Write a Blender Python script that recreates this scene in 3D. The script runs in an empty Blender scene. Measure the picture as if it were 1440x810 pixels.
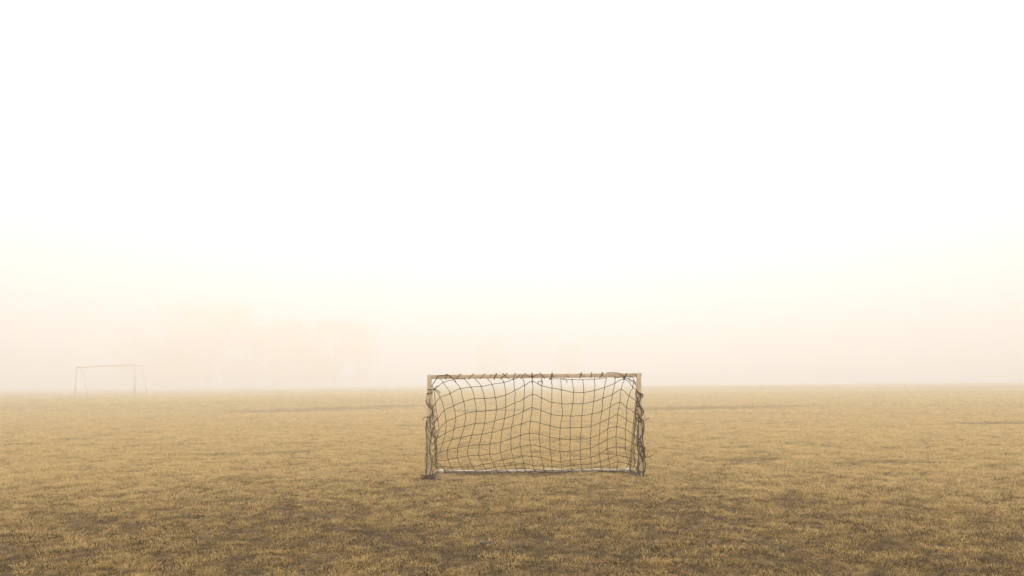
import bpy, bmesh, math, random
import numpy as np
from mathutils import Vector, Matrix

R = math.radians
sc = bpy.context.scene
col = sc.collection
random.seed(7)
rng = np.random.default_rng(11)

# ------------------------------------------------------------------ camera
FPX, CX, CY = 1130.0, 720.0, 405.0          # focal length and centre in photo pixels (1440 wide)
CAM_H = 1.10
PITCH, ROLL = math.atan((537.0 - 405.0) / FPX), R(-0.52)
cam_d = bpy.data.cameras.new('camera')
cam_d.sensor_width = 36.0
cam_d.lens = 36.0 * FPX / 1440.0
cam_d.clip_start = 0.05
cam_d.clip_end = 3000.0
cam = bpy.data.objects.new('camera', cam_d)
col.objects.link(cam)
CAM_R = Matrix.Rotation(math.pi / 2 + PITCH, 3, 'X') @ Matrix.Rotation(ROLL, 3, 'Z')
CAM_P = Vector((0, 0, CAM_H))
cam.matrix_world = Matrix.Translation(CAM_P) @ CAM_R.to_4x4()
sc.camera = cam

# ------------------------------------------------------------------ sky, sun, exposure
SUN_EL, SUN_AZ = R(42.0), R(2.0)            # in front of the camera, a touch to the right, behind the fog
world = bpy.data.worlds.new('World')
sc.world = world
world.use_nodes = True
wn, wl = world.node_tree.nodes, world.node_tree.links
wn.clear()
sky = wn.new('ShaderNodeTexSky')
sky.sky_type = 'NISHITA'
sky.sun_disc = False
sky.sun_elevation = SUN_EL
sky.sun_rotation = SUN_AZ
sky.altitude = 50
sky.air_density = 2.5
sky.dust_density = 1.5
sky.ozone_density = 0.5
hs = wn.new('ShaderNodeHueSaturation')
hs.inputs['Saturation'].default_value = 0.15
wl.new(sky.outputs[0], hs.inputs['Color'])
tint = wn.new('ShaderNodeMix')                # an even overcast laid over the clear-sky model
tint.data_type = 'RGBA'
tint.inputs[0].default_value = 0.8
wl.new(hs.outputs[0], tint.inputs[6])
tint.inputs[7].default_value = (5.0, 4.62, 4.40, 1)
bg = wn.new('ShaderNodeBackground')
bg.inputs['Strength'].default_value = 0.13
wl.new(tint.outputs[2], bg.inputs['Color'])
wo = wn.new('ShaderNodeOutputWorld')
wl.new(bg.outputs[0], wo.inputs['Surface'])

sun_d = bpy.data.lights.new('sun', 'SUN')
sun_d.energy = 1.5
sun_d.angle = R(30)
sun_d.color = (1.0, 0.93, 0.84)
sun = bpy.data.objects.new('sun', sun_d)
col.objects.link(sun)
sd = Vector((math.sin(SUN_AZ) * math.cos(SUN_EL), math.cos(SUN_AZ) * math.cos(SUN_EL), math.sin(SUN_EL)))
sun.rotation_euler = sd.to_track_quat('Z', 'Y').to_euler()
sun.location = (0, 0, 60)

vs = sc.view_settings
vs.view_transform = 'Standard'
vs.look = 'None'
vs.exposure = 1.18
vs.gamma = 1.0
vs.use_curve_mapping = False
sc.render.engine = 'CYCLES'
sc.cycles.volume_bounces = 2
sc.cycles.max_bounces = 8
sc.cycles.diffuse_bounces = 3
sc.cycles.use_denoising = True

# ------------------------------------------------------------------ helpers
def link(name, mesh, parent=None, mat=None):
    o = bpy.data.objects.new(name, mesh)
    col.objects.link(o)
    if parent is not None:
        o.parent = parent
    if mat is not None:
        mesh.materials.append(mat)
    return o

def empty(name, loc):
    o = bpy.data.objects.new(name, None)
    col.objects.link(o)
    o.location = loc
    o.empty_display_size = 0.2
    return o

def tag(o, label, cat, group=None):
    o['label'] = label
    o['category'] = cat
    if group:
        o['group'] = group
    return o

def smooth(mesh):
    mesh.polygons.foreach_set('use_smooth', [True] * len(mesh.polygons))

class MB:
    """collects tubes, boxes and blobs into one mesh"""
    def __init__(self):
        self.v, self.f = [], []

    def tube(self, pts, rad, n=6, cap=True, twist=0.0):
        pts = [Vector(p) for p in pts]
        m = len(pts)
        rads = rad if isinstance(rad, (list, tuple)) else [rad] * m
        base = len(self.v)
        up = None
        for i, p in enumerate(pts):
            t = (pts[min(i + 1, m - 1)] - pts[max(i - 1, 0)])
            if t.length < 1e-9:
                t = Vector((0, 0, 1))
            t.normalize()
            if up is None:
                up = t.orthogonal().normalized()
            up = (up - t * up.dot(t))
            if up.length < 1e-6:
                up = t.orthogonal()
            up.normalize()
            sd_ = t.cross(up)
            for k in range(n):
                a = 2 * math.pi * k / n + twist
                self.v.append(tuple(p + (up * math.cos(a) + sd_ * math.sin(a)) * rads[i]))
        for i in range(m - 1):
            for k in range(n):
                a, b = base + i * n + k, base + i * n + (k + 1) % n
                self.f.append((a, b, b + n, a + n))
        if cap:
            self.f.append(tuple(base + k for k in reversed(range(n))))
            self.f.append(tuple(base + (m - 1) * n + k for k in range(n)))

    def blob(self, c, r, seed=0, n=6, rings=4, sq=(1, 1, 1), rough=0.25):
        rd = random.Random(seed)
        base = len(self.v)
        c = Vector(c)
        self.v.append(tuple(c + Vector((0, 0, r * sq[2]))))
        for i in range(1, rings):
            th = math.pi * i / rings
            for k in range(n):
                ph = 2 * math.pi * k / n + i * 0.4
                q = r * (1 + rd.uniform(-rough, rough))
                self.v.append(tuple(c + Vector((math.sin(th) * math.cos(ph) * q * sq[0], math.sin(th) * math.sin(ph) * q * sq[1], math.cos(th) * q * sq[2]))))
        self.v.append(tuple(c - Vector((0, 0, r * sq[2]))))
        last = len(self.v) - 1
        for k in range(n):
            self.f.append((base, base + 1 + k, base + 1 + (k + 1) % n))
            for i in range(rings - 2):
                a, b = base + 1 + i * n + k, base + 1 + i * n + (k + 1) % n
                self.f.append((a, a + n, b + n, b))
            a, b = base + 1 + (rings - 2) * n + k, base + 1 + (rings - 2) * n + (k + 1) % n
            self.f.append((a, last, b))

    def build(self, name, mat, parent=None, sm=True):
        me = bpy.data.meshes.new(name)
        me.from_pydata(self.v, [], self.f)
        me.validate()
        if sm:
            smooth(me)
        return link(name, me, parent, mat)

def bar_mesh(name, w, d, length, mat, parent, bevel=0.008):
    """square profile bar with rounded edges, along local Z, centred in x and y"""
    bm = bmesh.new()
    bmesh.ops.create_cube(bm, size=1.0)
    bmesh.ops.scale(bm, vec=(w, d, length), verts=bm.verts)
    bmesh.ops.translate(bm, vec=(0, 0, length / 2), verts=bm.verts)
    bmesh.ops.bevel(bm, geom=list(bm.edges), offset=bevel, segments=3, profile=0.5, affect='EDGES')
    me = bpy.data.meshes.new(name)
    bm.to_mesh(me)
    bm.free()
    smooth(me)
    return link(name, me, parent, mat)

def catmull(pts, sub=4):
    pts = [Vector(p) for p in pts]
    if len(pts) < 3:
        return pts
    out = []
    ext = [2 * pts[0] - pts[1]] + pts + [2 * pts[-1] - pts[-2]]
    for i in range(1, len(ext) - 2):
        p0, p1, p2, p3 = ext[i - 1:i + 3]
        for k in range(sub):
            t = k / sub
            out.append(0.5 * ((2 * p1) + (p2 - p0) * t + (2 * p0 - 5 * p1 + 4 * p2 - p3) * t * t + (3 * p1 - p0 - 3 * p2 + p3) * t ** 3))
    out.append(pts[-1])
    return out

# ---- noise on arrays
_perm = rng.random((256, 256))
def vnoise(x, y):
    xi, yi = np.floor(x).astype(np.int64), np.floor(y).astype(np.int64)
    fx, fy = x - xi, y - yi
    fx, fy = fx * fx * (3 - 2 * fx), fy * fy * (3 - 2 * fy)
    a = _perm[xi & 255, yi & 255]
    b = _perm[(xi + 1) & 255, yi & 255]
    c = _perm[xi & 255, (yi + 1) & 255]
    d = _perm[(xi + 1) & 255, (yi + 1) & 255]
    return (a * (1 - fx) + b * fx) * (1 - fy) + (c * (1 - fx) + d * fx) * fy - 0.5

def sstep(a, b, x):
    t = np.clip((x - a) / (b - a), 0, 1)
    return t * t * (3 - 2 * t)

def height(x, y):
    x, y = np.asarray(x, float), np.asarray(y, float)
    r = np.hypot(x, y)
    far = sstep(13, 30, r)
    h = 0.022 * vnoise(x / 2.3 + 3.1, y / 2.3 + 7.7)
    h = h + far * 0.14 * vnoise(x / 21 + 1.3, y / 13 + 4.4)
    # low swell on the right, dropping away behind its crest
    h = h + (0.14 * sstep(45, 110, y) - 0.5 * sstep(120, 260, y)) * sstep(4, 34, x)
    # slight rise under the far goal
    h = h + 0.12 * sstep(34, 62, y) * (1 - sstep(-14, 12, x))
    near = 1 - sstep(14, 34, r)
    h = h + near * (0.040 * vnoise(x / 0.42 + 9, y / 0.42 + 2) + 0.018 * vnoise(x / 0.17 + 31, y / 0.17 + 12))
    gx, gy = np.abs(x - 0.3), np.abs(y - 9.6)
    return h

def ray(px, py):
    d = Vector(((px - CX) / FPX, -(py - CY) / FPX, -1.0))
    return CAM_R @ d

def on_depth(px, py, Y):
    d = ray(px, py)
    return CAM_P + d * (Y / d.y)

def on_ground(px, py):
    d = ray(px, py)
    t = -CAM_H / d.z
    for _ in range(20):
        p = CAM_P + d * t
        t += 0.5 * (float(height(p.x, p.y)) - p.z) / d.z
    return CAM_P + d * t

# ------------------------------------------------------------------ materials
def mat(name):
    m = bpy.data.materials.new(name)
    m.use_nodes = True
    n = m.node_tree.nodes
    return m, n, m.node_tree.links, n['Principled BSDF']

def ramp(n, stops):
    r = n.new('ShaderNodeValToRGB')
    e = r.color_ramp.elements
    e[0].position, e[0].color = stops[0][0], (*stops[0][1], 1)
    e[1].position, e[1].color = stops[-1][0], (*stops[-1][1], 1)
    for p, c in stops[1:-1]:
        q = e.new(p)
        q.color = (*c, 1)
    return r

def noise(n, l, scale, detail=4, rough=0.6, vec=None):
    t = n.new('ShaderNodeTexNoise')
    t.inputs['Scale'].default_value = scale
    t.inputs['Detail'].default_value = detail
    t.inputs['Roughness'].default_value = rough
    if vec is not None:
        l.new(vec, t.inputs['Vector'])
    return t

# painted metal, cream paint gone dull and stained
def paint(name, light, dark, stain, rough=0.5):
    m, n, l, b = mat(name)
    tc = n.new('ShaderNodeTexCoord')
    n1 = noise(n, l, 5.0, 6, 0.65, tc.outputs['Object'])
    r1 = ramp(n, [(0.35, dark), (0.6, light)])
    l.new(n1.outputs['Fac'], r1.inputs[0])
    n2 = noise(n, l, 23.0, 5, 0.7, tc.outputs['Object'])
    r2 = ramp(n, [(0.56, (0, 0, 0)), (0.66, (1, 1, 1))])
    l.new(n2.outputs['Fac'], r2.inputs[0])
    mx = n.new('ShaderNodeMix')
    mx.data_type = 'RGBA'
    l.new(r2.outputs[0], mx.inputs[0])
    l.new(r1.outputs[0], mx.inputs[6])
    mx.inputs[7].default_value = (*stain, 1)
    l.new(mx.outputs[2], b.inputs['Base Color'])
    b.inputs['Roughness'].default_value = rough
    bp = n.new('ShaderNodeBump')
    bp.inputs['Strength'].default_value = 0.25
    bp.inputs['Distance'].default_value = 0.004
    l.new(n2.outputs['Fac'], bp.inputs['Height'])
    l.new(bp.outputs[0], b.inputs['Normal'])
    return m

M_FRAME = paint('weathered_cream_paint', (0.76, 0.62, 0.40), (0.58, 0.45, 0.27), (0.20, 0.14, 0.08))
M_PIPE = paint('worn_white_paint', (0.50, 0.42, 0.29), (0.24, 0.18, 0.11), (0.20, 0.14, 0.08), 0.4)
M_JOINT = paint('white_plastic', (0.72, 0.65, 0.52), (0.55, 0.47, 0.34), (0.42, 0.34, 0.24), 0.25)
M_STEEL = paint('rusted_steel', (0.09, 0.065, 0.04), (0.06, 0.042, 0.026), (0.04, 0.028, 0.018), 0.95)
M_STEEL.node_tree.nodes['Principled BSDF'].inputs['Specular IOR Level'].default_value = 0.1

def rope(name, c0, c1):
    m, n, l, b = mat(name)
    tc = n.new('ShaderNodeTexCoord')
    n1 = noise(n, l, 30.0, 4, 0.6, tc.outputs['Object'])
    r1 = ramp(n, [(0.3, c0), (0.7, c1)])
    l.new(n1.outputs['Fac'], r1.inputs[0])
    l.new(r1.outputs[0], b.inputs['Base Color'])
    b.inputs['Roughness'].default_value = 0.9
    b.inputs['Specular IOR Level'].default_value = 0.15
    return m

M_NET = rope('brown_net_cord', (0.036, 0.018, 0.005), (0.095, 0.050, 0.016))
M_TIE = rope('dark_tie_cord', (0.018, 0.009, 0.002), (0.070, 0.036, 0.012))

# grass blades: straw to brown, per blade and per tuft
def grass_mat():
    m, n, l, b = mat('dry_grass')
    ab = n.new('ShaderNodeAttribute')
    ab.attribute_name = 'blade'
    ai = n.new('ShaderNodeAttribute')
    ai.attribute_type = 'INSTANCER'
    ai.attribute_name = 'tone'
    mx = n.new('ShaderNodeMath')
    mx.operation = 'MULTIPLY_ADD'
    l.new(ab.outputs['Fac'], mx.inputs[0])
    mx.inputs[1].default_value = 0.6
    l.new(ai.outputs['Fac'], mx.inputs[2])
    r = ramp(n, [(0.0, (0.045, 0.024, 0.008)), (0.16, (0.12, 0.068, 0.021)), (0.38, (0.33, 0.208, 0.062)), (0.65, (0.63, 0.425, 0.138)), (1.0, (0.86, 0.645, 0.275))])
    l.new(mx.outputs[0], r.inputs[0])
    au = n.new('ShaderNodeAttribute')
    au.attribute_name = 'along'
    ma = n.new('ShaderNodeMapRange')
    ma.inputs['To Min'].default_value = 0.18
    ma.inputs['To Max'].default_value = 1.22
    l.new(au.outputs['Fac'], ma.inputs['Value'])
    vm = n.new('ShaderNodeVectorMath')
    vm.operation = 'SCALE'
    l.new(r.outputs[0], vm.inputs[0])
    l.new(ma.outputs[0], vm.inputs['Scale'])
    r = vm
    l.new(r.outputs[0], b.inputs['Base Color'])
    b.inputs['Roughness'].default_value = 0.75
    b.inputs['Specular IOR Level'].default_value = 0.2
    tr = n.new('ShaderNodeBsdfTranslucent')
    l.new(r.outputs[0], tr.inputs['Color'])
    ms = n.new('ShaderNodeMixShader')
    ms.inputs[0].default_value = 0.42
    l.new(b.outputs[0], ms.inputs[1])
    l.new(tr.outputs[0], ms.inputs[2])
    l.new(ms.outputs[0], n['Material Output'].inputs['Surface'])
    return m

def ground_mat():
    m, n, l, b = mat('thatch_and_soil')
    tc = n.new('ShaderNodeTexCoord')
    n1 = noise(n, l, 26.0, 8, 0.75, tc.outputs['Object'])
    n2 = noise(n, l, 0.35, 5, 0.6, tc.outputs['Object'])
    ad = n.new('ShaderNodeMath')
    ad.operation = 'MULTIPLY_ADD'
    l.new(n2.outputs['Fac'], ad.inputs[0])
    ad.inputs[1].default_value = 0.5
    l.new(n1.outputs['Fac'], ad.inputs[2])
    r = ramp(n, [(0.5, (0.028, 0.018, 0.008)), (0.7, (0.075, 0.048, 0.020)), (0.9, (0.20, 0.13, 0.05))])
    l.new(ad.outputs[0], r.inputs[0])
    at = n.new('ShaderNodeAttribute')
    at.attribute_name = 'turf'
    mx = n.new('ShaderNodeMix')
    mx.data_type = 'RGBA'
    l.new(at.outputs['Fac'], mx.inputs[0])
    l.new(r.outputs[0], mx.inputs[6])
    r3 = ramp(n, [(0.5, (0.08, 0.05, 0.018)), (0.75, (0.30, 0.19, 0.065)), (0.95, (0.52, 0.345, 0.12))])
    l.new(ad.outputs[0], r3.inputs[0])
    l.new(r3.outputs[0], mx.inputs[7])
    l.new(mx.outputs[2], b.inputs['Base Color'])
    b.inputs['Roughness'].default_value = 0.95
    b.inputs['Specular IOR Level'].default_value = 0.1
    bp = n.new('ShaderNodeBump')
    bp.inputs['Strength'].default_value = 0.8
    bp.inputs['Distance'].default_value = 0.03
    l.new(n1.outputs['Fac'], bp.inputs['Height'])
    l.new(bp.outputs[0], b.inputs['Normal'])
    return m

M_GRASS, M_GROUND = grass_mat(), ground_mat()

# ------------------------------------------------------------------ ground sheet
def graded(lo, hi, step, far, growth):
    a = list(np.arange(lo, hi, step))
    s, p = step, a[-1]
    while p < far:
        s *= growth
        p += s
        a.append(p)
    return a

yp = graded(3.0, 13.0, 0.06, 640.0, 1.022)
yn = [-y for y in graded(0.3, 0.9, 0.3, 90.0, 1.25)]
ys = np.array(sorted(yn) + [0.0, 0.5, 1.0, 1.5, 2.0, 2.4, 2.7] + yp)
xr = graded(0.0, 7.0, 0.06, 560.0, 1.035)
xs = np.array([-x for x in reversed(xr[1:])] + xr)

# worn strips and scuffs, plus shade painted under the small goal: x, y, half-length, half-depth
WORN_AND_SHADE = []
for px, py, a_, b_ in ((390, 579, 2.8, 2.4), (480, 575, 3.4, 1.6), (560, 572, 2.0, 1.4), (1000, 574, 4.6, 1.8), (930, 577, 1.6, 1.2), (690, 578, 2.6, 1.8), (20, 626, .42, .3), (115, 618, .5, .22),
                       (1045, 647, .7, .3), (1250, 650, .8, .35), (1390, 596, 1.2, .5), (330, 640, .6, .25), (1300, 620, .3, .12), (560, 600, .8, .3), (752, 668, 1.25, .16), (600, 675, .22, .16), (901, 671, .2, .14)):  # closing entries darken the soil as shade under the small goal's bar and feet
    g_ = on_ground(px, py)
    WORN_AND_SHADE.append((g_.x, g_.y, a_, b_))
def worn_and_shade(x, y):
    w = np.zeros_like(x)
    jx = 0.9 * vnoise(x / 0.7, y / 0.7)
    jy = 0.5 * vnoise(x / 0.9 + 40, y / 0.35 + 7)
    for cx, cy, a, b_ in WORN_AND_SHADE:
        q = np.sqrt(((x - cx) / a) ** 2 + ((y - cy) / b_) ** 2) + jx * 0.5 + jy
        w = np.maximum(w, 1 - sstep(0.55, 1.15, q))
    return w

def turf_mask(x, y):
    """0 bare and scuffed, 1 full turf"""
    n1 = 1.3 * vnoise(x / 0.085 + 5, y / 0.075 + 3) + 1.1 * vnoise(x / 0.20 + 17, y / 0.15 + 29) + 0.2 * vnoise(x / 0.8 + 2, y / 0.6 + 51)
    r = np.hypot(x, y)
    m = sstep(-0.45, 0.45, n1 + 0.50 * sstep(4.2, 11, r) - 0.06)
    return m * (1 - 0.5 * worn_and_shade(x, y))

X, Y = np.meshgrid(xs, ys)
Z = height(X, Y)
nx, ny = len(xs), len(ys)
verts = np.stack([X.ravel(), Y.ravel(), Z.ravel()], 1)
ii = (np.arange(ny - 1)[:, None] * nx + np.arange(nx - 1)[None, :]).ravel()
quads = np.stack([ii, ii + 1, ii + 1 + nx, ii + nx], 1)
gm = bpy.data.meshes.new('ground')
gm.vertices.add(len(verts))
gm.vertices.foreach_set('co', verts.ravel())
gm.loops.add(quads.size)
gm.loops.foreach_set('vertex_index', quads.ravel().astype(np.int32))
gm.polygons.add(len(quads))
gm.polygons.foreach_set('loop_start', np.arange(0, quads.size, 4, dtype=np.int32))
gm.update(calc_edges=True)
smooth(gm)
ta = gm.attributes.new('turf', 'FLOAT', 'POINT')
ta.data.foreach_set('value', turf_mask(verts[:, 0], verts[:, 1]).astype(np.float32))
ground = link('ground', gm, None, M_GROUND)
ground['kind'] = 'structure'

# ------------------------------------------------------------------ grass: tufts scattered over the field
def tuft_mesh(seed, blades, spread, hmin, hmax, lean, wid):
    rd = random.Random(seed)
    v, f, tone, along = [], [], [], []
    for _ in range(blades):
        a = rd.uniform(0, 2 * math.pi)
        q = spread * math.sqrt(rd.random())
        bx, by = q * math.cos(a), q * math.sin(a)
        da = a + rd.gauss(0, 1.0)
        h = rd.uniform(hmin, hmax) * (1.15 - 0.5 * q / spread)
        ln = h * rd.uniform(0.25, lean)
        dx, dy = math.cos(da), math.sin(da)
        w = wid * rd.uniform(0.5, 1.35)
        wa = rd.uniform(0, math.pi)
        wx, wy = math.cos(wa) * w / 2, math.sin(wa) * w / 2
        i = len(v)
        droop = rd.uniform(0.75, 1.05)
        v += [(bx - wx, by - wy, -0.012), (bx + wx, by + wy, -0.012),
              (bx + dx * ln * 0.4 - wx * .8, by + dy * ln * 0.4 - wy * .8, h * 0.66), (bx + dx * ln * 0.4 + wx * .8, by + dy * ln * 0.4 + wy * .8, h * 0.66),
              (bx + dx * ln * 1.15, by + dy * ln * 1.15, h * droop)]
        f += [(i, i + 1, i + 3, i + 2), (i + 2, i + 3, i + 4)]
        tone += [rd.random()] * 5
        along += [0, 0, .6, .6, 1]
    me = bpy.data.meshes.new('tuft')
    me.from_pydata(v, [], f)
    at = me.attributes.new('blade', 'FLOAT', 'POINT')
    at.data.foreach_set('value', tone)
    at = me.attributes.new('along', 'FLOAT', 'POINT')
    at.data.foreach_set('value', along)
    me.materials.append(M_GRASS)
    return me

tufts = bpy.data.collections.new('tufts')
for k in range(8):
    spec = [(30, .060, .012, .034, 2.0, .0056), (28, .070, .010, .028, 2.8, .0058), (20, .050, .016, .048, 1.5, .0050), (40, .085, .004, .016, 4.0, .0064)][k % 4]
    o = bpy.data.objects.new('tuft_%d' % k, tuft_mesh(100 + k, *spec))
    tufts.objects.link(o)

def scatter():
    pts = []
    HALF = R(43)
    def ring(r0, r1, dens, s0):
        n = int(dens * HALF * (r1 * r1 - r0 * r0))
        r = np.sqrt(rng.uniform(r0 * r0, r1 * r1, n))
        th = rng.uniform(-HALF, HALF, n)
        pts.append(np.stack([r * np.sin(th), r * np.cos(th), np.full(n, s0)], 1))
    edges = [3.0, 6, 8, 10, 12.5, 16, 20, 26, 34, 45, 60, 85]
    for a, b in zip(edges[:-1], edges[1:]):
        mid = (a + b) / 2
        k = max(1.0, mid / 10.0)
        ring(a, b, 330 / k ** 1.6, k ** 0.8)
    p = np.concatenate(pts)
    keep = rng.random(len(p)) < (0.16 + 0.84 * turf_mask(p[:, 0], p[:, 1])) * (1 - 0.6 * worn_and_shade(p[:, 0], p[:, 1]))
    p = p[keep]
    # a thin mat of flattened dead blades under the tufts
    pts.clear()
    for a, b in zip(edges[:5], edges[1:6]):
        ring(a, b, 280 if a < 9 else 150, 1.0)
    q = np.concatenate(pts)
    # grass the mower never reaches, standing against the feet and the back bar of the small goal
    n = 300
    e = np.stack([rng.uniform(-0.93, 1.41, n), 9.24 + 0.66 + rng.choice([-0.055, 0.05], n, p=[.7, .3]) + rng.normal(0, .018, n), np.full(n, 0.85)], 1)
    n = 26
    e2 = np.stack([np.repeat([-0.953, 1.439], n // 2) + rng.normal(0, .06, n), 9.24 + rng.normal(-.03, .05, n), np.full(n, 0.9)], 1)
    p = np.concatenate([p, e, e2])
    return np.concatenate([p, q]), len(p)

P, NT = scatter()
N = len(P)
px_, py_, ps_ = P[:, 0], P[:, 1], P[:, 2]
me = bpy.data.meshes.new('grass')
me.vertices.add(N)
me.vertices.foreach_set('co', np.stack([px_, py_, height(px_, py_)], 1).ravel())
msk = turf_mask(px_, py_)
tone = 0.17 + 0.38 * (msk - 0.5) + 0.13 * vnoise(px_ / 0.5 + 70, py_ / 0.35 + 8) + 0.14 * vnoise(px_ / 3.1 + 9, py_ / 2.2 + 81) + rng.normal(0, 0.17, N) + 0.66 * sstep(5, 13.5, np.hypot(px_, py_)) - 0.36 * worn_and_shade(px_, py_)  # tone rises with camera distance; the foreground's darkening is painted into the blades
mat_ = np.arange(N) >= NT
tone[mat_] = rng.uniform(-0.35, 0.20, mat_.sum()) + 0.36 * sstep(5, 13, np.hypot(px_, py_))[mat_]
rot = np.stack([rng.normal(0, .12, N), rng.normal(0, .12, N), rng.uniform(0, 6.283, N)], 1)
s = rng.uniform(0.62, 1.08, N) * (0.8 + 0.3 * msk)
scl = np.stack([s * ps_, s * ps_, s * rng.uniform(.75, 1.25, N) * (0.62 + 0.45 * msk) * np.minimum(ps_, 1.5)], 1)
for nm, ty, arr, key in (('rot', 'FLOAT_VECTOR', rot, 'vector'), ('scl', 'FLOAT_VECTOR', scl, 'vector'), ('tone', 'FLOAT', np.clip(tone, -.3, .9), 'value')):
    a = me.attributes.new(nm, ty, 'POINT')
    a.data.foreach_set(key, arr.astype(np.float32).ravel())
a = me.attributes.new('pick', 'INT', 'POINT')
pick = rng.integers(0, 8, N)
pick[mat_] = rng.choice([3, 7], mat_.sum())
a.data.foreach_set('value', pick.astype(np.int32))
me.materials.append(M_GRASS)
grass = link('grass', me)
grass['kind'] = 'stuff'
tag(grass, 'short dry straw coloured grass covering the foggy field', 'grass')

ng = bpy.data.node_groups.new('grass_scatter', 'GeometryNodeTree')
ng.interface.new_socket('Geometry', in_out='INPUT', socket_type='NodeSocketGeometry')
ng.interface.new_socket('Geometry', in_out='OUTPUT', socket_type='NodeSocketGeometry')
gi, go = ng.nodes.new('NodeGroupInput'), ng.nodes.new('NodeGroupOutput')
ci = ng.nodes.new('GeometryNodeCollectionInfo')
ci.inputs['Collection'].default_value = tufts
ci.inputs['Separate Children'].default_value = True
ci.inputs['Reset Children'].default_value = True
ip = ng.nodes.new('GeometryNodeInstanceOnPoints')
ip.inputs['Pick Instance'].default_value = True
def named(nm, ty):
    q = ng.nodes.new('GeometryNodeInputNamedAttribute')
    q.data_type = ty
    q.inputs['Name'].default_value = nm
    return q.outputs[0]
L = ng.links.new
L(gi.outputs[0], ip.inputs['Points'])
L(ci.outputs[0], ip.inputs['Instance'])
L(named('pick', 'INT'), ip.inputs['Instance Index'])
e2r = ng.nodes.new('FunctionNodeEulerToRotation')
L(named('rot', 'FLOAT_VECTOR'), e2r.inputs[0])
L(e2r.outputs[0], ip.inputs['Rotation'])
L(named('scl', 'FLOAT_VECTOR'), ip.inputs['Scale'])
L(ip.outputs[0], go.inputs[0])
md = grass.modifiers.new('scatter', 'NODES')
md.node_group = ng

# ------------------------------------------------------------------ the small goal with the tied-up net
GY = 9.24                                    # distance of the goal line
GTOP = 1.19
HW = 0.024                                   # half the bar
c_tl, c_tr = on_depth(601.0, 526.7, GY), on_depth(901.0, 524.2, GY)
GX0, GX1 = c_tl.x + HW, c_tr.x - HW
DEPTH = 0.66
gz = 0.0
goal = empty('small_goal', ((GX0 + GX1) / 2, GY, 0))
tag(goal, 'small cream framed goal with a torn brown net tied on with cord', 'goal')
GO = goal.location.copy()
def loc(p):
    return Vector(p) - GO

for xx in (GX0, GX1):
    o = bar_mesh('post', HW * 2, HW * 2, GTOP + 0.03, M_FRAME, goal)
    o.location = (xx - GO.x, 0, -0.03)
o = bar_mesh('crossbar', HW * 2 - 0.002, HW * 2 - 0.002, GX1 - GX0 - HW * 2 + 0.004, M_FRAME, goal, 0.007)
o.rotation_euler = (0, math.pi / 2, 0)
o.location = (GX0 + HW - 0.002 - GO.x, 0, GTOP - HW - 0.001)

o = bar_mesh('end_cap', 0.005, HW * 2 - .006, HW * 2 - .006, M_STEEL, goal, 0.002)
o.location = (GX1 + HW + 0.002 - GO.x, 0, GTOP - HW * 2 + .003)
PR = 0.023
BZ = 0.024
BY = GY + DEPTH
bx0, bx1 = GX0 + 0.035, GX1 - 0.035
b = MB(); b.tube([loc((bx0 + (bx1 - bx0) * k / 12, BY + 0.004 * math.sin(k * 1.7), BZ + 0.003 * math.sin(k * 2.1))) for k in range(13)], PR, 12)
b.build('back_bar', M_PIPE, goal)
for xx, xb in ((GX0, bx0), (GX1, bx1)):
    b = MB(); b.tube([loc((xx, GY + HW, BZ)), loc((xb, BY - 0.03, BZ))], PR * 0.9, 10)
    b.build('side_bar', M_STEEL, goal)
    b = MB(); b.tube([loc((xx, GY + 0.03, GTOP - 0.10)), loc((xx * .5 + xb * .5, GY + DEPTH * .52, GTOP * .5)), loc((xb, BY - 0.01, BZ + 0.02))], PR * 0.75, 10)
    b.build('back_stay', M_FRAME, goal)
    # elbow at the back corner and clamp at the foot of the post
    sgn = 1 if xx == GX0 else -1
    b = MB()
    b.tube([loc((xb, BY - 0.03, BZ + 0.001)), loc((xb + sgn * .012, BY - 0.004, BZ + 0.002)), loc((xb + sgn * .05, BY, BZ)), loc((xb + sgn * .075, BY, BZ))], PR * 1.32, 12)
    b.blob(loc((xb + sgn * .004, BY - 0.012, BZ + 0.004)), PR * 1.55, 3, 12, 8, rough=0.0)
    b.build('corner_elbow', M_JOINT, goal)
    b = MB()
    b.tube([loc((xx + sgn * .01, GY + HW * .8, BZ + .005)), loc((xx + sgn * .045, GY + .055, BZ + .005))], PR * 1.25, 10)
    b.tube([loc((xx + sgn * .032, GY - .005, BZ + .012)), loc((xx + sgn * .032, GY + .06, BZ + .012))], PR * 0.85, 10)
    b.build('foot_clamp', M_STEEL, goal)
    b = MB(); b.blob(loc((xx + sgn * .030, GY - .008, BZ + .018)), 0.014, 5, 8, 6, rough=0.05)
    b.build('bolt', M_JOINT, goal)

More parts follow.
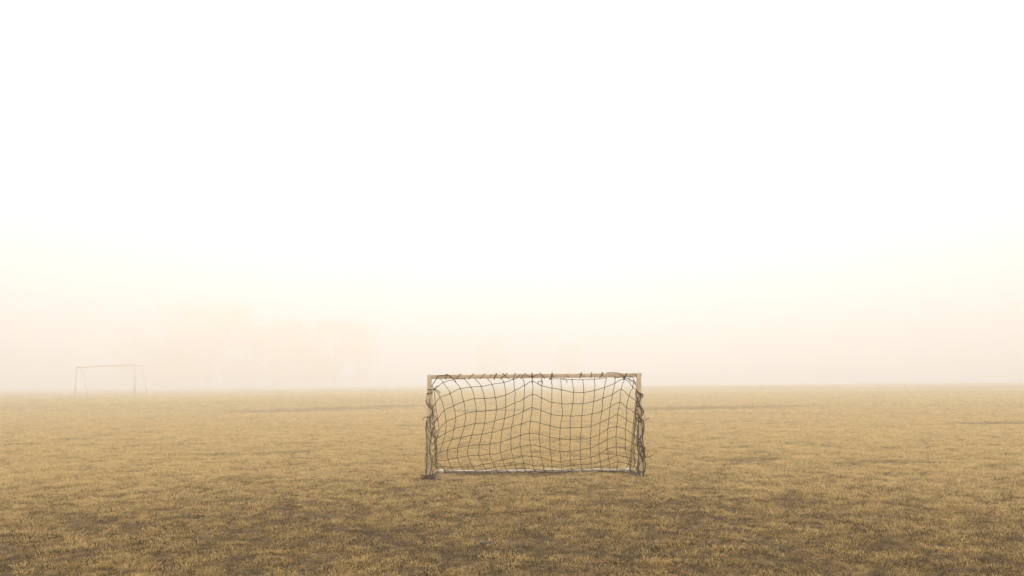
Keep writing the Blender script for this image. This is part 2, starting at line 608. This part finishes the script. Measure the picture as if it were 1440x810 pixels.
# --- the net, its knots measured off the photograph in a 4.235x enlargement (origin 580, 510)
ROWS = {
 'Z': [(130,158),(185,118),(245,99),(310,97),(375,96),(448,95),(525,94)],
 'A': [(165,208),(225,183),(285,155),(350,147),(410,142),(475,130),(545,118),(600,99),(658,96),(715,92),(770,96),(830,96),(885,97),(950,100),(1015,101),(1085,97),(1153,92),(1207,90),(1266,88),(1316,110),(1343,128)],
 'B': [(190,283),(245,258),(305,230),(370,215),(430,213),(495,208),(555,192),(610,165),(668,135),(715,112),(770,138),(830,150),(887,161),(960,177),(1020,177),(1085,165),(1145,148),(1205,122),(1264,97),(1312,145),(1342,165)],
 'C': [(199,353),(257,328),(315,302),(380,292),(435,287),(500,280),(555,265),(610,240),(665,215),(717,189),(770,212),(830,235),(890,242),(955,245),(1015,243),(1080,232),(1135,210),(1190,190),(1243,160),(1290,198),(1340,234)],
 'D': [(194,422),(246,396),(310,378),(372,364),(430,360),(490,348),(548,333),(605,315),(660,290),(713,268),(765,285),(825,307),(893,316),(943,318),(1010,315),(1070,305),(1128,290),(1178,265),(1235,237),(1275,267),(1330,300)],
 'E': [(181,475),(233,461),(290,444),(354,432),(415,425),(475,415),(535,400),(590,383),(648,365),(703,348),(760,360),(820,375),(880,389),(940,386),(1005,387),(1065,378),(1118,357),(1170,333),(1222,310),(1275,340),(1326,368)],
 'F': [(160,534),(208,520),(271,506),(334,496),(400,490),(463,484),(526,474),(585,455),(643,434),(697,420),(755,426),(818,440),(878,455),(940,455),(1000,455),(1060,449),(1114,426),(1163,395),(1216,381),(1268,397),(1322,430)],
 'G': [(142,585),(212,578),(267,567),(330,555),(395,552),(460,545),(525,535),(588,516),(643,500),(702,491),(759,499),(820,517),(880,528),(937,526),(1000,520),(1060,508),(1110,485),(1160,459),(1213,441),(1268,460),(1319,484)],
 'H': [(176,618),(232,622),(294,622),(360,621),(420,607),(478,596),(538,578),(600,568),(654,556),(710,558),(767,564),(828,582),(885,591),(940,579),(1000,575),(1062,565),(1113,544),(1162,514),(1214,501),(1268,512),(1318,538)],
 'I': [(190,640),(248,646),(312,648),(376,645),(436,632),(494,621),(550,615),(612,609),(664,599),(720,613),(778,616),(832,618),(888,622),(945,611),(1005,606),(1063,603),(1119,591),(1170,572),(1217,553),(1277,562),(1319,575)],
 'J': [(196,652),(256,655),(318,656),(384,655),(446,650),(502,640),(560,634),(618,632),(668,628),(724,636),(782,638),(834,640),(890,640),(948,634),(1008,632),(1066,628),(1122,620),(1174,606),(1226,591),(1285,605),(1321,618)],
}
SIDE_L = {'A': (136,246), 'B': (150,329), 'C': (157,402), 'D': (146,458), 'E': (141,500), 'F': (139,545), 'G': (136,600), 'H': (140,628)}
def net_depth(x, z):
    s_ = min(max(z / (GTOP - 0.02), 0.0), 1.0)
    yb = GY + 0.012 + (DEPTH - 0.03) * (1 - s_) - 0.10 * math.sin(math.pi * s_)
    e = min(x - GX0, GX1 - x)
    k = min(max((e - 0.02) / 0.36, 0.0), 1.0)
    k = k * k * (3 - 2 * k)
    return (GY + 0.01) * (1 - k) + yb * k

def net_pt(zx, zy):
    d = ray(580 + zx / 4.2353, 510 + zy / 4.2353)
    y = GY + 0.3
    for _ in range(60):
        p = CAM_P + d * (y / d.y)
        y += 0.4 * (net_depth(p.x, p.z) - y)
    p = CAM_P + d * (y / d.y)
    if p.z < 0.05:
        p.z = max(p.z, 0.022)
    return p

grid = {}
order = 'ZABCDEFGHIJ'
for r_ in order:
    for c_, q in enumerate(ROWS[r_]):
        grid[(r_, c_)] = net_pt(*q)
CORD = 0.0037
net = MB()
rj = random.Random(5)
def cord(mb, pts, rad, sub=4, n=5, jit=0.0022):
    c = catmull(pts, sub)
    c = [p + Vector((rj.gauss(0, jit), rj.gauss(0, jit), rj.gauss(0, jit))) for p in c]
    mb.tube([loc(p) for p in c], rad, n)
for r_ in order[1:]:
    pts = [grid[(r_, c_)] for c_ in range(len(ROWS[r_]))]
    if r_ in SIDE_L:
        q = SIDE_L[r_]
        pts = [Vector((GX0 + 0.005, GY + 0.02, net_pt(112, q[1] + 45).z)), net_pt(*q)] + pts
    last = pts[-1]
    pts = pts + [Vector((GX1 - 0.012, GY + 0.015, last.z - 0.03))]
    if r_ == 'A':
        cord(net, pts[:10], CORD)
        cord(net, pts[13:19], CORD * .8)
        cord(net, pts[19:], CORD)
    else:
        cord(net, pts, CORD)
cord(net, [grid[('Z', c_)] for c_ in range(4)], CORD)
for c_ in range(21):
    pts = [grid[(r_, c_)] for r_ in order if (r_, c_) in grid]
    lastp = pts[-1]
    pts = pts + [Vector((lastp.x + 0.02, BY - PR - 0.002, BZ + 0.005)), Vector((lastp.x + 0.025, BY, 0.012))]
    if c_ == 1:
        pts = [net_pt(160, 92)] + pts
    cord(net, pts, CORD)
cord(net, [net_pt(130, 160)] + [net_pt(*SIDE_L[k]) for k in 'ABCDEFGH'], CORD)
# extra slack cords bunched along the left side
cord(net, [net_pt(118, 300), net_pt(135, 340), net_pt(128, 380), net_pt(150, 430), net_pt(132, 470), net_pt(150, 520), net_pt(134, 560)], CORD)
cord(net, [net_pt(150, 330), net_pt(128, 375), net_pt(122, 430)], CORD)
cord(net, [net_pt(140, 245), net_pt(122, 262), net_pt(136, 285), net_pt(118, 310), net_pt(140, 322), net_pt(150, 345)], CORD * 1.2)
cord(net, [net_pt(126, 440), net_pt(146, 452), net_pt(130, 490), net_pt(142, 505), net_pt(124, 530), net_pt(140, 552), net_pt(128, 590), net_pt(136, 625)], CORD)
cord(net, [net_pt(1338, 240), net_pt(1326, 300), net_pt(1334, 360), net_pt(1322, 420), net_pt(1332, 470), net_pt(1320, 540), net_pt(1330, 600)], CORD * 1.2)
for (r_, c_), p in grid.items():
    net.blob(loc(p), 0.0085 * rj.uniform(.7, 1.2), rj.randrange(999), 5, 3)
net.build('net', M_NET, goal)

# --- cords that tie the net on
def tie(name, pts, rad=0.006, knots=(), sub=4, m=M_TIE):
    mb = MB()
    rad *= 0.62
    cord(mb, pts, rad, sub, 6, 0.0015)
    for k in knots:
        mb.blob(loc(k), rad * 2.3, rj.randrange(999), 7, 5)
    return mb.build(name, m, goal)

TZ = GTOP - HW
def wx(px):                                   # a place along the crossbar
    return on_depth(px, 527, GY).x
def loop(px, lean=0.02, rad=0.006, turns=1.0, tail=0.03):
    x0 = wx(px)
    e = HW + rad * 0.7
    pts = []
    n = int(12 * turns)
    for k in range(n + 1):
        a = -0.6 + 2 * math.pi * turns * k / n
        q = max(abs(math.cos(a)), abs(math.sin(a)))
        pts.append(Vector((x0 + lean * 0.5 * math.cos(a) / q + 0.006 * k / n, GY + e * math.sin(a) / q * -1, TZ + e * math.cos(a) / q)))
    pts.append(pts[-1] + Vector((tail * .5, -0.006, -tail)))
    return pts
for px, lean, rad, turns in ((644, .05, .0055, 1), (662, .05, .0055, 1), (678, .055, .005, 1), (696, .03, .007, 1.5), (708, .07, .006, 1), (711, -.07, .006, 1), (723, .02, .006, 1),
                             (735, .05, .0055, 1), (762, -.05, .0065, 1), (775, .02, .0065, 1), (816, .02, .007, 1), (831, .01, .006, 1), (845, .03, .007, 1.3), (627, .01, .005, 1)):
    tie('tie', loop(px, lean, rad, turns, 0.012), rad)
f = GY - HW - 0.008
def fp(px, py, dy=0.0):
    return on_depth(px, py, f + dy)
tie('tie', [fp(748.6, 540, .02), fp(748.3, 533), fp(748.2, 526), fp(748, 524, .03)], .0085, [fp(748.3, 529)])
tie('tie', [fp(739, 526.5), fp(744, 529.2), fp(748.3, 530), fp(753, 528), fp(757, 526)], .006)
tie('tie', [fp(759.5, 541.5, .02), fp(756.8, 539.5, .02), fp(757.2, 536.5, .02), fp(760.5, 536, .02), fp(763, 537.5, .02), fp(762, 541, .02), fp(759, 542.3, .02)], .006, [fp(762.5, 536.2, .02)])
tie('tie', [fp(772, 533.3), fp(776, 532), fp(776.5, 527), fp(776.2, 524.6, .03)], .007, [fp(773.5, 533)])
tie('tie', [fp(790, 532.6), fp(794, 532.5), fp(796.5, 535), fp(797.3, 537.8)], .006)
tie('tie', [fp(722, 533.2), fp(725, 532.8), fp(727.5, 531), fp(730, 528), fp(733, 526)], .006, [fp(722, 533.2)])
# long strand over the left end
tie('tie', [fp(609, 546.5), fp(607.6, 542), fp(611, 537.5), fp(614, 532), fp(615.5, 528.6), fp(622, 528), fp(630, 527.6), fp(633.5, 529.6), fp(638, 533.6), fp(640.8, 537)], .0075, [fp(629, 527.4), fp(640, 536.2)])
tie('tie', [fp(601, 548), fp(606, 547.8), fp(610, 547), fp(613.5, 548), fp(617, 550.5), fp(618.5, 552.2)], .0075, [fp(609.5, 547.4), fp(611, 547)])
tie('tie', [fp(610, 547), fp(614, 543.5), fp(618, 542.5)], .006)
tie('tie', [fp(600.3, 556.5), fp(601, 553.2), fp(604, 554), fp(607, 551)], .008, [fp(602.5, 553.3)])
# right end
tie('tie', [fp(853, 524.6, .01), fp(860, 523.9), fp(868, 524.6), fp(873, 526), fp(876.5, 528.6), fp(878.3, 532)], .0065)
tie('tie', [fp(882, 525.6), fp(879.3, 528), fp(878.2, 531), fp(877.6, 534.5, .01)], .010, [fp(877.8, 532.6), fp(878.5, 529.5)])
tie('tie', [fp(878, 531), fp(884, 532), fp(888, 529.8), fp(890.5, 532), fp(892.5, 537), fp(895, 541)], .0055)
tie('tie', [fp(884, 533.5), fp(887, 536.5), fp(889.5, 535), fp(892, 539), fp(896, 543.5)], .0055)

# strands gathered down the posts
def strand(seed, side, y0, y1, amp, rad, off=0.0, turns=3.0):
    rd = random.Random(seed)
    xx = GX0 if side < 0 else GX1
    n = 22
    pts = []
    ph = rd.uniform(0, 6.28)
    for k in range(n + 1):
        t = k / n
        z = y0 + (y1 - y0) * t
        a = ph + 6.283 * turns * t + rd.gauss(0, .35)
        e = HW + rad + rd.uniform(0, amp)
        q = max(abs(math.cos(a)), abs(math.sin(a)))
        pts.append(Vector((xx + off * (0.4 + 0.6 * math.sin(3.1 * t)) + e * math.cos(a) / q, GY + e * math.sin(a) / q, z + rd.gauss(0, .006))))
    return pts
for i, (y0, y1, amp, rad, off, turns) in enumerate(((1.02, .45, .010, .006, 0, 2.5), (.98, .03, .012, .0055, -.004, 3.5), (.74, .02, .012, .006, -.006, 2.2), (.60, .02, .010, .006, .008, 1.7))):
    tie('lashing', strand(20 + i, -1, y0, y1, amp, rad, off, turns), rad, (), 2)
for i, (y0, y1, amp, rad, off, turns) in enumerate(((1.0, .60, .004, .009, .002, 2.5), (.98, .05, .005, .008, .004, 2.2), (.72, .03, .008, .010, .006, 1.6), (.56, .03, .008, .011, .008, 1.8), (.50, .04, .008, .010, -.004, 1.2))):
    tie('lashing', strand(40 + i, 1, y0, y1, amp, rad, off, turns), rad * 1.25, (), 2)
# straight strands hanging on the outer edges
tie('lashing', [fp(600.2, 590), fp(599.6, 605), fp(600.0, 620), fp(600.8, 630), fp(600.2, 648), fp(599.4, 664), fp(598.2, 671)], .008)
tie('lashing', [fp(603.5, 589), fp(606.5, 605), fp(606.2, 618), fp(604.2, 628), fp(605.4, 640), fp(607, 655), fp(604, 668)], .008)
tie('lashing', [fp(605, 560), fp(603.6, 566), fp(607.5, 573), fp(608.5, 580), fp(604, 586), fp(608, 596), fp(611, 600), fp(607, 608), fp(610, 616)], .0065)
tie('lashing', [fp(901, 553), fp(900.8, 560), fp(898, 568), fp(902, 578), fp(901.4, 590), fp(903.3, 600), fp(903.6, 614), fp(904.8, 630), fp(904.4, 650), fp(905.4, 664)], .010)
tie('lashing', [fp(897, 558), fp(895.5, 572), fp(897.5, 584), fp(897.6, 600), fp(897.2, 616), fp(899.2, 630), fp(898, 644), fp(899.5, 655)], .009)
tie('lashing', [fp(903.5, 610), fp(900, 618), fp(903, 628), fp(901, 640), fp(904, 650)], .010)
# knots with loose ends
tie('tie', [fp(593.5, 592), fp(596, 588), fp(598.5, 586.3), fp(602, 587.2), fp(606, 586.4), fp(608, 583)], .0065, [fp(603.5, 587.2), fp(601, 586.8), fp(605, 585.6)])
tie('tie', [fp(599, 568), fp(601.5, 567.5), fp(604, 569)], .006)
tie('tie', [fp(606, 614), fp(612, 613.4), fp(618.5, 613.8)], .0055, [fp(606.5, 614)])
tie('tie', [fp(896.5, 555), fp(900, 553.5), fp(902, 556), fp(899, 558)], .010, [fp(901, 555)])
tie('tie', [fp(899, 594), fp(901, 592), fp(906, 591), fp(909.5, 590), fp(912.5, 587.6)], .0065, [fp(900, 592.5)])
tie('tie', [fp(901, 592), fp(905.5, 588.5), fp(906.8, 585), fp(906, 583.5)], .0045)
tie('tie', [fp(900, 638), fp(904, 643.5), fp(909, 643.2), fp(913, 642.5), fp(917.5, 640)], .008, [fp(903, 642.5), fp(900.5, 640)])
tie('tie', [fp(904, 643), fp(908.5, 641.5), fp(911, 637.5)], .006)
# heap of cord at the left foot
for k in range(7):
    rd = random.Random(70 + k)
    pts = [Vector((GX0 + rd.uniform(-.09, .07), GY + rd.uniform(-.07, .03), rd.uniform(.01, .075))) for _ in range(7)]
    tie('lashing', pts, .010)
tie('lashing', [fp(591.8, 668.5), fp(593, 672), fp(598, 673.5), fp(602, 674)], .008)
# net hem rolled along the back bar
for k in range(9):
    x0 = bx0 + (bx1 - bx0) * (0.30 + 0.075 * k)
    rd = random.Random(90 + k)
    pts = [Vector((x0 + 0.05 * j, BY - PR - 0.004 - rd.uniform(0, .012), rd.uniform(.004, .03))) for j in range(6)]
    tie('lashing', pts, .0085)

# ------------------------------------------------------------------ far goal, full size, turned away, no net
M_FAR = paint('white_goal_paint', (0.88, 0.86, 0.82), (0.80, 0.77, 0.71), (0.65, 0.6, 0.54))
D_R, D_L = 58.0, 63.8
pr = on_depth(189.5, 540, D_R)
pl = on_depth(106.5, 540, D_L)
pr.z = float(height(pr.x, pr.y)); pl.z = float(height(pl.x, pl.y))
base = (pr + pl) / 2
fg = empty('full_size_goal', base)
tag(fg, 'bare full size goal frame far off in the fog, without a net', 'goal')
ax = Vector((pr.x - pl.x, pr.y - pl.y, 0)).normalized()
bk = Vector((-ax.y, ax.x, 0))
if bk.x < 0:
    bk = -bk
half = (Vector((pr.x - pl.x, pr.y - pl.y, 0))).length / 2
TOPZ = 2.44
for s_ in (-1, 1):
    q = ax * half * s_
    gzp = float(height(base.x + q.x, base.y + q.y)) - base.z
    b = MB(); b.tube([q + Vector((0, 0, gzp - .1)), q + Vector((0, 0, TOPZ))], .066, 10); b.build('post', M_FAR, fg)
    b = MB(); b.tube([q + Vector((0, 0, TOPZ - .03)), q + bk * .40 + Vector((0, 0, TOPZ - .03))], .035, 8); b.build('top_arm', M_FAR, fg)
    b = MB(); b.tube([q + bk * .38 + Vector((0, 0, TOPZ - .02)), q + bk * 1.05 + Vector((0, 0, gzp - .05))], .034, 8); b.build('back_stay', M_FAR, fg)
    b = MB(); b.tube([q + Vector((0, 0, gzp + .03)), q + bk * 1.05 + Vector((0, 0, gzp + .03))], .03, 8); b.build('side_bar', M_FAR, fg)
b = MB(); b.tube([-ax * half + Vector((0, 0, TOPZ)), ax * half + Vector((0, 0, TOPZ))], .066, 10); b.build('crossbar', M_FAR, fg)

# ------------------------------------------------------------------ trees barely showing through the fog
m_, n_, l_, b_ = mat('bark')
b_.inputs['Base Color'].default_value = (0.07, 0.05, 0.03, 1)
b_.inputs['Roughness'].default_value = 0.9
M_BARK = m_
M_LEAF, n_, l_, b_ = mat('brown_leaves')
tc_ = n_.new('ShaderNodeTexCoord')
nn = noise(n_, l_, 0.8, 3, 0.6, tc_.outputs['Object'])
rr = ramp(n_, [(0.3, (0.05, 0.04, 0.015)), (0.7, (0.11, 0.08, 0.03))])
l_.new(nn.outputs['Fac'], rr.inputs[0])
l_.new(rr.outputs[0], b_.inputs['Base Color'])
b_.inputs['Roughness'].default_value = 0.8

def tree(px, ytop, halfpx, dist, seed, label):
    rd = random.Random(seed)
    p = on_depth(px, 540, dist)
    z0 = float(height(p.x, p.y))
    top = on_depth(px, ytop, dist).z - z0
    w = halfpx * dist / FPX
    t = empty('tree', (p.x, p.y, z0))
    tag(t, label, 'tree', 'trees at the edge of the field')
    mb = MB()
    r0 = top * .028
    mb.tube([(0, 0, -.2), (.1, 0, top * .2), (-.1, .1, top * .45), (0, 0, top * .8)], [r0, r0 * .8, r0 * .55, r0 * .15], 9)
    cl = []
    for k in range(26):
        a = rd.uniform(0, 6.283)
        hz = rd.uniform(.14, .86)
        ww = w * math.sqrt(max(.05, 1 - ((hz - .45) / .55) ** 2)) * rd.uniform(.35, .95)
        e = Vector((ww * math.cos(a), ww * math.sin(a), top * hz))
        s0 = Vector((0, 0, top * rd.uniform(.18, .5) * hz / .6))
        mid = s0.lerp(e, .5) + Vector((0, 0, top * .03))
        mb.tube([s0, mid, e], [r0 * .35, r0 * .2, r0 * .06], 5)
        cl.append((e, w * rd.uniform(.25, .45)))
    mb.build('trunk', M_BARK, t)
    v, f_ = [], []
    for e, cr in cl:
        for _ in range(210):
            q = Vector((rd.gauss(0, 1), rd.gauss(0, 1), rd.gauss(0, .75)))
            q = e + q.normalized() * cr * rd.random() ** .4
            u = Vector((rd.gauss(0, 1), rd.gauss(0, 1), rd.gauss(0, 1))).normalized()
            s_ = rd.uniform(.3, .6)
            u2 = u.orthogonal().normalized() * s_ * .6
            u = u * s_
            i = len(v)
            v += [tuple(q - u), tuple(q + u2), tuple(q + u), tuple(q - u2)]
            f_.append((i, i + 1, i + 2, i + 3))
    me = bpy.data.meshes.new('crown')
    me.from_pydata(v, [], f_)
    link('crown', me, t, M_LEAF)
    return t

tree(292, 412, 66, 265, 1, 'tallest tree, a faint ghost in the fog beyond the bare goal')
tree(385, 452, 64, 261, 2, 'faint broad tree in the fog next to the tallest tree')
tree(470, 448, 54, 263, 3, 'faint tree in the fog ending the group, on the small goal side')
tree(215, 470, 60, 277, 4, 'low faint tree in the fog right behind the bare goal')
tree(690, 470, 24, 320, 5, 'very faint narrow tree in the fog behind the small goal')
tree(802, 484, 26, 330, 6, 'very faint low tree in the fog behind the small goal')

# ------------------------------------------------------------------ a clod of earth in the foreground
m_, n_, l_, b_ = mat('damp_clod')
nn = noise(n_, l_, 40, 5, .7, n_.new('ShaderNodeTexCoord').outputs['Object'])
rr = ramp(n_, [(0.35, (0.035, 0.022, 0.011)), (0.7, (0.13, 0.088, 0.048))])
l_.new(nn.outputs['Fac'], rr.inputs[0])
l_.new(rr.outputs[0], b_.inputs['Base Color'])
b_.inputs['Roughness'].default_value = 0.8
for i, (px, py, rr_, lb) in enumerate(((685, 768, .040, 'dark clod of earth lying in the grass in front of the small goal'),)):
    p = on_ground(px, py)
    mb = MB(); mb.blob((0, 0, .006), rr_, 60 + i, 14, 9, (1.4, .9, .6), .32)
    o = mb.build('earth_clod', m_)
    o.location = p
    o.rotation_euler = (0, .12, .3)
    tag(o, lb, 'clod')

# ------------------------------------------------------------------ fog
bm = bmesh.new()
bmesh.ops.create_cube(bm, size=1.0)
me = bpy.data.meshes.new('haze')
bm.to_mesh(me)
bm.free()
haze = link('haze', me)
zlo = float(Z.min()) - 1.0
HT = 40.0
haze.scale = (1300, 860, HT - zlo)
haze.location = (0, 290, (HT + zlo) / 2)
haze['kind'] = 'stuff'
tag(haze, 'pale warm fog lying over the whole field', 'fog')
hm = bpy.data.materials.new('fog')
hm.use_nodes = True
hn = hm.node_tree.nodes
hn.clear()
pv = hn.new('ShaderNodeVolumePrincipled')
pv.inputs['Color'].default_value = (0.94, 0.76, 0.53, 1)
pv.inputs['Absorption Color'].default_value = (0.64, 0.66, 0.70, 1)
pv.inputs['Density'].default_value = 0.0162
pv.inputs['Anisotropy'].default_value = 0.35
ho = hn.new('ShaderNodeOutputMaterial')
hm.node_tree.links.new(pv.outputs[0], ho.inputs['Volume'])
haze.data.materials.append(hm)
